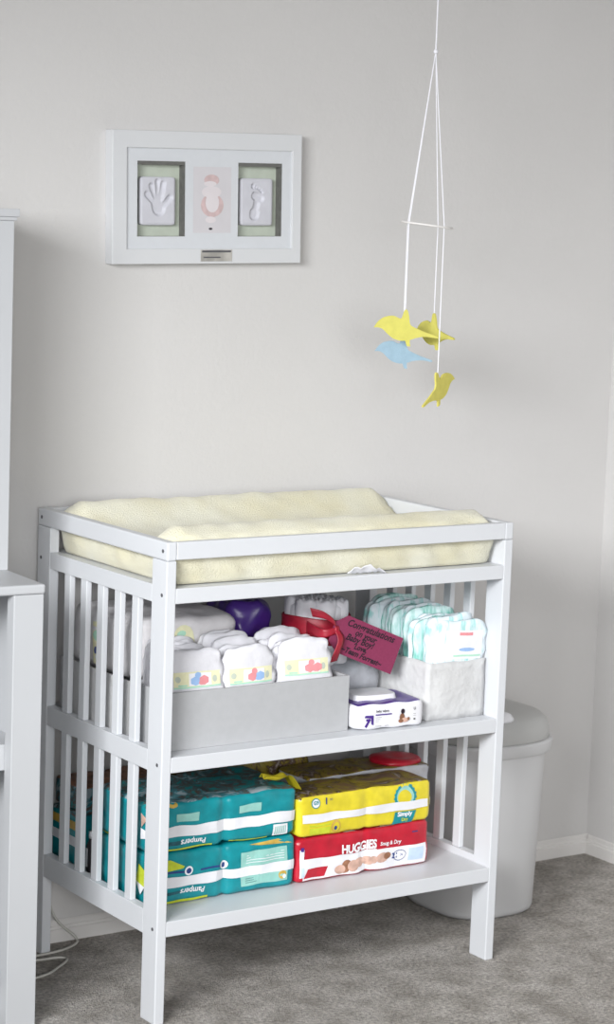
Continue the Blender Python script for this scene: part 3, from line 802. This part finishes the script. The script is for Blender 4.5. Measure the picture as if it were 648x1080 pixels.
# --- folded diapers
def diaper(name, body, w, h, th, seed, printed=None, frill=.004, taper=-.07):
    """folded diaper standing on its cut end: base at z=0, front face towards -Y"""
    r = thing(name, '', 'diaper', (0, 0, 0))
    f = pillow(w / 2, th / 2, h / 2, 6.5, 0, 1, .0014, 26, seed)
    def g(u, v, w_):
        p = f(u, v, w_)
        e = max(0, abs(u) - .75) / .25
        p.y += frill * e * math.sin(w_ * 14 + seed * 3 + u)
        p.x += .0006 * e * math.sin(w_ * 17 + seed)
        p.x *= 1 + taper * max(0, w_)
        p.y -= .004 * math.cos(u * 1.5) * (1 if v < 0 else .3)
        p.z += (.0022 * math.sin(u * 4 + seed * 1.7) + .0007 * math.sin(u * 11 + seed)) * max(0, w_)
        return p + Vector((0, 0, h / 2))
    o = obj('padding', cube_grid(g, 22, 4, 16), body, r, smooth=True)
    if printed is not None:
        def sf(a, b, off):
            u = a / (w / 2); q = (b - h / 2) / (h / 2)
            k = max(abs(u), abs(q)); 
            rr = (1 - min(.98, abs(u) ** 6.5 + abs(q) ** 6.5)) ** (1 / 6.5)
            pnt = Vector((a, -th / 2 * rr, b - h / 2))
            kk = Vector((pnt.x * 26 + seed * 7.3, pnt.y * 26, pnt.z * 26 * 1.4))
            pnt += noise.noise_vector(kk) * .0014
            pnt.y -= .004 * math.cos(u * 1.5)
            return pnt + Vector((0, -off - .0006, h / 2))
        pr = Print(sf, [PYEL, PBLU, PRED, PGRN, LABEL, SAGE])
        printed(pr, w, h)
        pr.build('printed_panel', r)
    return r
def print_a(p, w, h, var=0):
    z = h - .072
    p.rect(-w * .40, w * .40, z + .000, z + .030, 0, .0004, 10)
    p.rect(-w * .15, w * .24, z + .003, z + .027, 4, .0009, 8)
    p.rect(-w * .40, w * .40, z - .001, z + .002, 3, .0006, 10)
    c = [(1, 2), (2, 1), (2, 2)][var]
    s = [.004, .010, .014][var]
    p.disc(s - .008, z + .012, .011, .008, c[0], .0013, 12, .15); p.disc(s + .010, z + .013, .010, .008, c[1], .0014, 12, .15)
    p.disc(s - .004, z + .023, .007, .006, c[0], .0016, 10); p.disc(s + .005, z + .008, .007, .004, c[1], .0017, 10)
    p.disc(-w * .33, z + .016, .006, .006, 5, .0010, 10); p.disc(w * .30, z + .014, .005, .007, 5, .0010, 10)
    p.rect(-w * .33, -w * .18, z + .003, z + .006, 3, .0009, 4)
GRP = 'folded white diapers in the low storage box'
cols = [(.113, .118), (.236, .118), (.366, .120)]
names_ = ['left', 'middle', 'right']
fronts = [diaper('folded_diaper', DIA, .126, .180, .0165, 3 + i, (lambda p, w, h, i=i: print_a(p, w, h, i))) for i in range(3)]
hgt = [.150, .150, .150]
lab = ['front printed white diaper nearest the table leg in the low storage box', 'middle of the three printed white diapers at the front of the storage box', 'printed white diaper with a red figure at the right end of the storage box']
for i, r in enumerate(fronts):
    r.location = (cols[i][0], .064, ZS + .0065 + [0, -.002, .004][i]); r.rotation_euler = (math.radians(-6), 0, math.radians([-3, 2, -2][i])); tag(r, lab[i], 'diaper', GRP)
plain = [diaper('folded_diaper', DIA, .122, .176, .0118, 11 + i, None, .0022) for i in range(3)]
cnt = 0
for c in range(3):
    for k in range(7):
        src = plain[(c + k) % 3]
        z = ZS + .0066; y = .0815 + k * .0137
        hh_ = [.96, 1.0, .98, 1.04, 1.01, 1.07, 1.05][k] + random.uniform(-.03, .03)
        lb = 'plain white folded diaper packed behind the %s printed diaper in the storage box' % names_[c]
        args = dict(loc=(cols[c][0] + random.uniform(-.004, .004), y, z), rot=(math.radians(-5 + random.uniform(-2, 1)), math.radians(random.uniform(-5, 5)), math.radians(random.uniform(-3, 3))), label=lb, group=GRP, scale=(1, 1, hh_))
        if cnt < 3:
            src = plain[cnt]; src.location = args['loc']; src.rotation_euler = args['rot']; src.scale = args['scale']; tag(src, lb, 'diaper', GRP)
        else:
            dup(src, **args)
        cnt += 1
# teal diapers in the fabric bin
tproto = [diaper('folded_diaper', DIAT, .126, .198, .0108, 21 + i, None, .0025, .06) for i in range(3)] + [diaper('folded_diaper', DIAM, .126, .198, .0108, 27, None, .0025, .06)]
def tp(p, w, h):
    p.rect(-.042, .052, h - .080, h - .020, 4, .0004, 8); p.disc(.012, h - .060, .020, .004, 1, .0010, 14); p.rect(-.02, .05, h - .075, h - .071, 3, .0008, 6)
    p.rect(-.010, .025, h - .030, h - .024, 2, .0008, 6)
front_t = diaper('folded_diaper', DIAT, .124, .198, .0120, 33, tp, .0025, .08)
front_t.location = (.7285, .0560, ZS + .006); front_t.rotation_euler = (math.radians(2), math.radians(3), math.radians(-2))
tag(front_t, 'pale teal folded diaper at the very front of the fabric bin', 'diaper', 'teal diapers in the fabric bin')
used = set()
for k in range(17):
    i = [0, 1, 3, 2, 0, 3, 1, 2, 3, 0, 3, 1, 3, 2, 3, 0, 3][k]
    y = .0700 + k * .0131
    args = dict(loc=(.728 - min(k, 6) * .0008 + random.uniform(-.004, .004), y, ZS + .006), rot=(math.radians(2.5 - k * .3), math.radians(random.uniform(-5, 5)), math.radians(random.uniform(-4, 4))), scale=(random.uniform(.95, 1.0), 1, 1.02 + random.uniform(-.045, .045) + .003 * k))
    lb = 'teal patterned folded diaper in the row filling the fabric bin'
    if i not in used:
        used.add(i); s = tproto[i]; s.location = args['loc']; s.rotation_euler = args['rot']; s.scale = args['scale']; tag(s, lb, 'diaper', 'teal diapers in the fabric bin')
    else:
        dup(tproto[i], label=lb, group='teal diapers in the fabric bin', **args)
# --- bag of diapers at the back left
t = thing('diaper_bag', 'clear plastic bag of white diapers with a yellow print at the back left', 'diaper bag', (.172, .334, .6210))
f = pillow(.130, .132, .063, 7, 0, 1, .006, 18, 41)
obj('film', cube_grid(lambda u, v, w: f(u, v, w) + Vector((0, 0, .0615)), 34, 26, 14), CLEARF, t, smooth=True)
def bsurf(a, b, off):
    u = a / .130; w = (b - .0595) / .063; r = (1 - min(.97, abs(u) ** 7 + abs(w) ** 7)) ** (1 / 7)
    p_ = Vector((a, -.132 * r, b - .0595)); p_ += noise.noise_vector(Vector((p_.x * 18 + 41 * 7.3, p_.y * 18, p_.z * 18 * 1.4))) * .006
    return p_ + Vector((0, -off - .001, .0595))
p = Print(bsurf, [PYEL, GOLD, PBLU, PGRN, BROWN])
p.disc(-.012, .070, .026, .036, 0, .0006); p.disc(-.014, .058, .014, .014, 1, .0012, 12, .2); p.disc(-.012, .072, .008, .007, 4, .0018, 10); p.disc(.002, .050, .008, .008, 4, .0018, 10); p.disc(-.016, .088, .010, .007, 3, .0014, 10)
p.build('printed_front', t)
def bend(a, b, off):
    v = a / .132; w = (b - .0595) / .063; r = (1 - min(.97, abs(v) ** 7 + abs(w) ** 7)) ** (1 / 7)
    p_ = Vector((-.130 * r, a, b - .0595)); p_ += noise.noise_vector(Vector((p_.x * 18 + 41 * 7.3, p_.y * 18, p_.z * 18 * 1.4))) * .006
    return p_ + Vector((-off - .001, 0, .0595))
p = Print(bend, [PYEL, GOLD, PBLU, PGRN, NAVY])
p.rect(-.038, .018, .012, .100, 0, .0006, 8); p.rect(-.034, -.018, .012, .092, 1, .0012, 3); p.disc(.005, .045, .008, .010, 4, .0014, 10); p.disc(0, .075, .014, .010, 3, .0014, 10)
p.build('printed_end', t)

# --- purple pack
t = thing('purple_pack', 'shiny purple wipes pack lying behind the diaper bundle and plastic bag', 'wipes pack', (.374, .345, .6285), (0, 0, math.radians(-8)))
f = pillow(.050, .075, .0610, 5, 0, 1, .011, 26, 55)
obj('wrapper', cube_grid(lambda u, v, w: f(u, v, w) + Vector((0, 0, .060)), 20, 20, 16), PURP, t, smooth=True)
t.location = (.372, .332, .6290)
# --- grey wrapped pack between bins
t = thing('wrapped_pack', 'pale grey plastic wrapped pack between the boxes, under the ribboned bundle', 'diaper pack', (.545, .305, ZS))
f = pillow(.098, .130, .054, 6, 0, 1, .005, 30, 61)
obj('wrapper', cube_grid(lambda u, v, w: f(u, v, w) + Vector((0, 0, .0535)), 24, 24, 12), GFILM, t, smooth=True)

# --- ribboned bundle (diaper cake)
CX, CY, CZ, CR = .487, .213, .6290, .069
t = thing('diaper_bundle', 'round bundle of rolled white diapers tied with a wide red ribbon', 'diaper bundle', (CX, CY, CZ))
for k in range(8):
    if k == 0: x, y, r_ = 0, 0, .026
    else:
        a = 2 * math.pi * k / 7; x, y, r_ = .0435 * math.cos(a), .0435 * math.sin(a), .024
    bm = bmesh.new(); seg = 24; R = []
    zt = .132 + random.uniform(-.006, .006)
    for rr_, z in [(.8, 0), (1, .004), (1.0, .04), (.93, .078), (1.0, .112), (.98, zt - .006), (.84, zt), (.6, zt - .004), (.5, zt + .002), (.3, zt - .004), (.05, zt)]:
        R.append([bm.verts.new((x + r_ * rr_ * (1 + .05 * noise.noise(Vector((math.cos(q) * 3 + k, math.sin(q) * 3, z * 40)))) * math.cos(q), y + r_ * rr_ * math.sin(q), z + .0025 * math.sin(q * 5 + k) * (z > .1))) for q in [2 * math.pi * s_ / seg for s_ in range(seg)]])
    for A, B in zip(R, R[1:]):
        for s_ in range(seg): bm.faces.new([A[s_], A[(s_ + 1) % seg], B[(s_ + 1) % seg], B[s_]])
    bm.faces.new(R[0][::-1]); bm.faces.new(R[-1])
    obj('rolled_diaper', bm, DIA, t, smooth=True)
bm = bmesh.new(); tube(bm, [(0, 0, .003), (0, 0, .01), (0, 0, .118), (0, 0, .125)], [.056, .061, .061, .054], 40); obj('inner_wrap', bm, DIA, t, smooth=True)
bm = bmesh.new(); seg = 64; R = []
for rr_, z in [(.0705, .046), (.0715, .048), (.0708, .060), (.0716, .072), (.0710, .084), (.0716, .097), (.0705, .099), (.0690, .098), (.0690, .047)]:
    R.append([bm.verts.new((rr_ * (1 + .015 * math.sin(3 * q)) * math.cos(q), rr_ * math.sin(q) * (1 + .01 * math.sin(5 * q)), z + .003 * math.sin(q * 2 + 1))) for q in [2 * math.pi * s_ / seg for s_ in range(seg)]])
R.append(R[0])
for A, B in zip(R, R[1:]):
    for s_ in range(seg): bm.faces.new([A[s_], A[(s_ + 1) % seg], B[(s_ + 1) % seg], B[s_]])
rb = obj('ribbon', bm, RIB, t, smooth=True); rb['label'] = 'wide crimson ribbon round the bundle'
def strip(name, pts, wvec, m_, par, ww=None):
    P = spline(pts, 8); bm = bmesh.new(); prev = None
    for i, q in enumerate(P):
        s_ = (ww(i / (len(P) - 1)) if ww else 1)
        wv = Vector(wvec) * s_
        row = [bm.verts.new(q + wv * k) for k in (-1, -.5, 0, .5, 1)]
        if prev:
            for a in range(4): bm.faces.new([prev[a], prev[a + 1], row[a + 1], row[a]])
        prev = row
    o = obj(name, bm, m_, par, smooth=True, solid=.001); return o
# knot at px (350,662): local
kx, ky, kz = (.4585 - CX, .096 - CY, .7145 - CZ)
bm = bmesh.new(); bmesh.ops.create_uvsphere(bm, u_segments=14, v_segments=10, radius=1, matrix=Matrix.Translation((kx, ky + .004, kz)) @ Matrix.Diagonal((.008, .006, .011, 1))); obj('knot', bm, RIB, rb, smooth=True)
strip('bow_tail', [(kx, ky, kz), (kx - .012, ky - .006, kz + .018), (kx - .036, ky - .004, kz + .034), (kx - .060, ky + .008, kz + .040)], (-.003, 0, .0085), RIB, rb, lambda s_: .7 + .4 * s_)
strip('bow_tail', [(kx, ky, kz), (kx + .002, ky - .010, kz - .018), (kx - .006, ky - .010, kz - .042), (kx - .012, ky - .006, kz - .062)], (.0095, .001, .001), RIB, rb, lambda s_: .6 + .5 * s_)
strip('bow_tail', [(kx, ky, kz), (kx + .008, ky - .006, kz - .016), (kx + .006, ky - .006, kz - .036)], (.006, .001, .001), RIBD, rb)
strip('ribbon_lead', [(kx, ky, kz), (kx - .03, ky + .010, kz - .006), (-.055, -.046, .082)], (0, 0, .0115), RIB, rb, lambda s_: .5 + .6 * s_)

# --- gift tag
tg = thing('gift_tag', 'crimson card gift tag with handwritten black message tied to the ribbon', 'gift tag', (0, 0, 0))
A = Vector((.4865, .098, .7427)); B = Vector((.6262, .098, .6854)); Cc = Vector((.5961, .098, .6135)); Dd = Vector((.4640, .098, .6690))
ex = (B - A).normalized(); ez = Vector((0, -1, 0)).cross(ex) * -1
ez = Vector((-ex.z, 0, ex.x))
Ln = (B - A).length
wd = .0785
tg.location = A
tg.rotation_euler = (0, math.atan2(-ex.z, ex.x), 0)
pts = [(0, 0), (Ln, 0), (Ln, -wd), (.002, -wd), (-.026, -wd + .016), (-.026, -.022)]
obj('card', prism(pts, -.0006, .0006), TAGM, tg)
p = Print(lambda a, b, off: Vector((a, -.0006 - off, b)), [INK])
for body, a, b, s_ in [('Congratulations', .066, -.012, .0200), ('on your', .058, -.0265, .0180), ('Baby Boy!', .048, -.0400, .0185), ('Love,', .056, -.0530, .0160), ('~Team Forrest~', .064, -.0670, .0165)]:
    p.text(body, a, b, s_, 0, .0004, .0005, .3, random.uniform(-.03, .03), .98)
p.build('handwriting', tg)
p = Print(lambda a, b, off: Vector((a, -.0006 - off, b)), [INK]); p.disc(-.0165, -.030, .003, .003, 0, .0004, 14); p.build('punched_hole', tg)

# --- wipes pack
wp = thing('wipes_pack', 'white and purple soft pack of baby wipes with a white flip lid', 'wipes pack', (.548, .0805, ZS), (0, 0, math.radians(-4.5)))
WL, WD, WH = .165, .124, .054
def wf(u, v, w):
    n = 9; nn = (abs(u) ** n + abs(v) ** n + abs(w) ** n) ** (1 / n) or 1
    q = Vector((u, v, w)) / nn
    return Vector((WL / 2 * q.x * (1 + (.018 * (1 - abs(q.z)))), WD / 2 * q.y, WH / 2 * q.z + WH / 2 + .0012 * math.sin(9 * q.x) * q.z))
obj('wrapper', cube_grid(wf, 30, 20, 14, lambda u, v, w: 1 if (w > .95) else 0), [WFILM, PURP], wp, smooth=True)
def wsurf(a, b, off):
    u = a / (WL / 2); w = (b - WH / 2) / (WH / 2)
    r = (1 - min(.98, abs(u) ** 9 + abs(w) ** 9)) ** (1 / 9)
    return Vector((a, -WD / 2 * r - off - .0008, b))
p = Print(wsurf, [PURP, INK, BROWN, SKINP, GREY, WFILM])
# arrow mark: a rounded arrow pointing up and right
p.poly([(-.061, .0095), (-.0565, .006), (-.0470, .0225), (-.0505, .026)], 0)
p.poly([(-.060, .0315), (-.0615, .0270), (-.0430, .0250), (-.0415, .0310)], 0)
p.poly([(-.0470, .0290), (-.0410, .0310), (-.0405, .0110), (-.0455, .0125)], 0)
p.rect(-.058, -.050, .0200, .0245, 0, .0011, 3)
p.text('baby wipes', -.020, .0385, .0068, 1, .001, .0001); p.rect(-.036, .002, .0300, .0325, 0, .001, 6)
for i in range(3): p.rect(-.036, -.022 - .003 * i, .0255 - i * .004, .0260 - i * .004, 4, .001, 4)
p.rect(-.036, -.022, .008, .0086, 4, .001, 4); p.rect(-.014, -.004, .008, .0086, 4, .001, 4)
p.disc(.0275, .0345, .0045, .0052, 1, .0014); p.disc(.0265, .0220, .0060, .0085, 2, .001); p.disc(.0335, .0165, .0090, .0048, 3, .0014); p.disc(.0415, .0185, .003, .0035, 2, .0016); p.disc(.0235, .0150, .006, .004, 2, .0016)
p.text('U', .0560, .0380, .0075, 1, .001, .0002); p.rect(.0535, .0590, .0270, .0275, 4, .001, 2); p.rect(.0535, .0590, .0235, .0240, 4, .001, 2); p.rect(.0540, .0585, .0150, .0185, 4, .001, 2)
p.build('printed_front', wp)
bm = cube_grid(lambda u, v, w: Vector((-.012 + .050 * u / ((abs(u) ** 5 + abs(v) ** 5) ** .2 or 1) * max(abs(u), abs(v)) * (1 - .05 * (w + 1) / 2), .004 + .036 * v / ((abs(u) ** 5 + abs(v) ** 5) ** .2 or 1) * max(abs(u), abs(v)) * (1 - .05 * (w + 1) / 2), WH + .0045 + .0055 * w)), 20, 14, 2)
o = obj('flip_lid', bm, WFILM, wp, smooth=False, bevel=.001); o['label'] = 'white plastic flip lid'

# ------------------------------------------------------------------ cable at the floor
bm = bmesh.new()
pts = spline([(.034, .5135, .290), (.028, .5135, .220), (.0265, .5135, .150), (.055, .5145, .060), (.100, .506, .012), (.090, .485, .0035), (.040, .462, .0035), (-.02, .455, .0035), (-.06, .440, .0035), (-.02, .430, .0035), (.022, .425, .0035), (.028, .405, .0035), (-.010, .372, .0035), (-.050, .345, .0035), (-.110, .330, .0035)], 10)
pts = [Vector((q.x, q.y, max(q.z, .0032))) for q in pts]
tube(bm, pts, .0028, 8)
o = obj('power_cable', bm, CABLE, smooth=True); tag(o, 'thin white cable looping on the carpet behind the cabinet', 'cable')
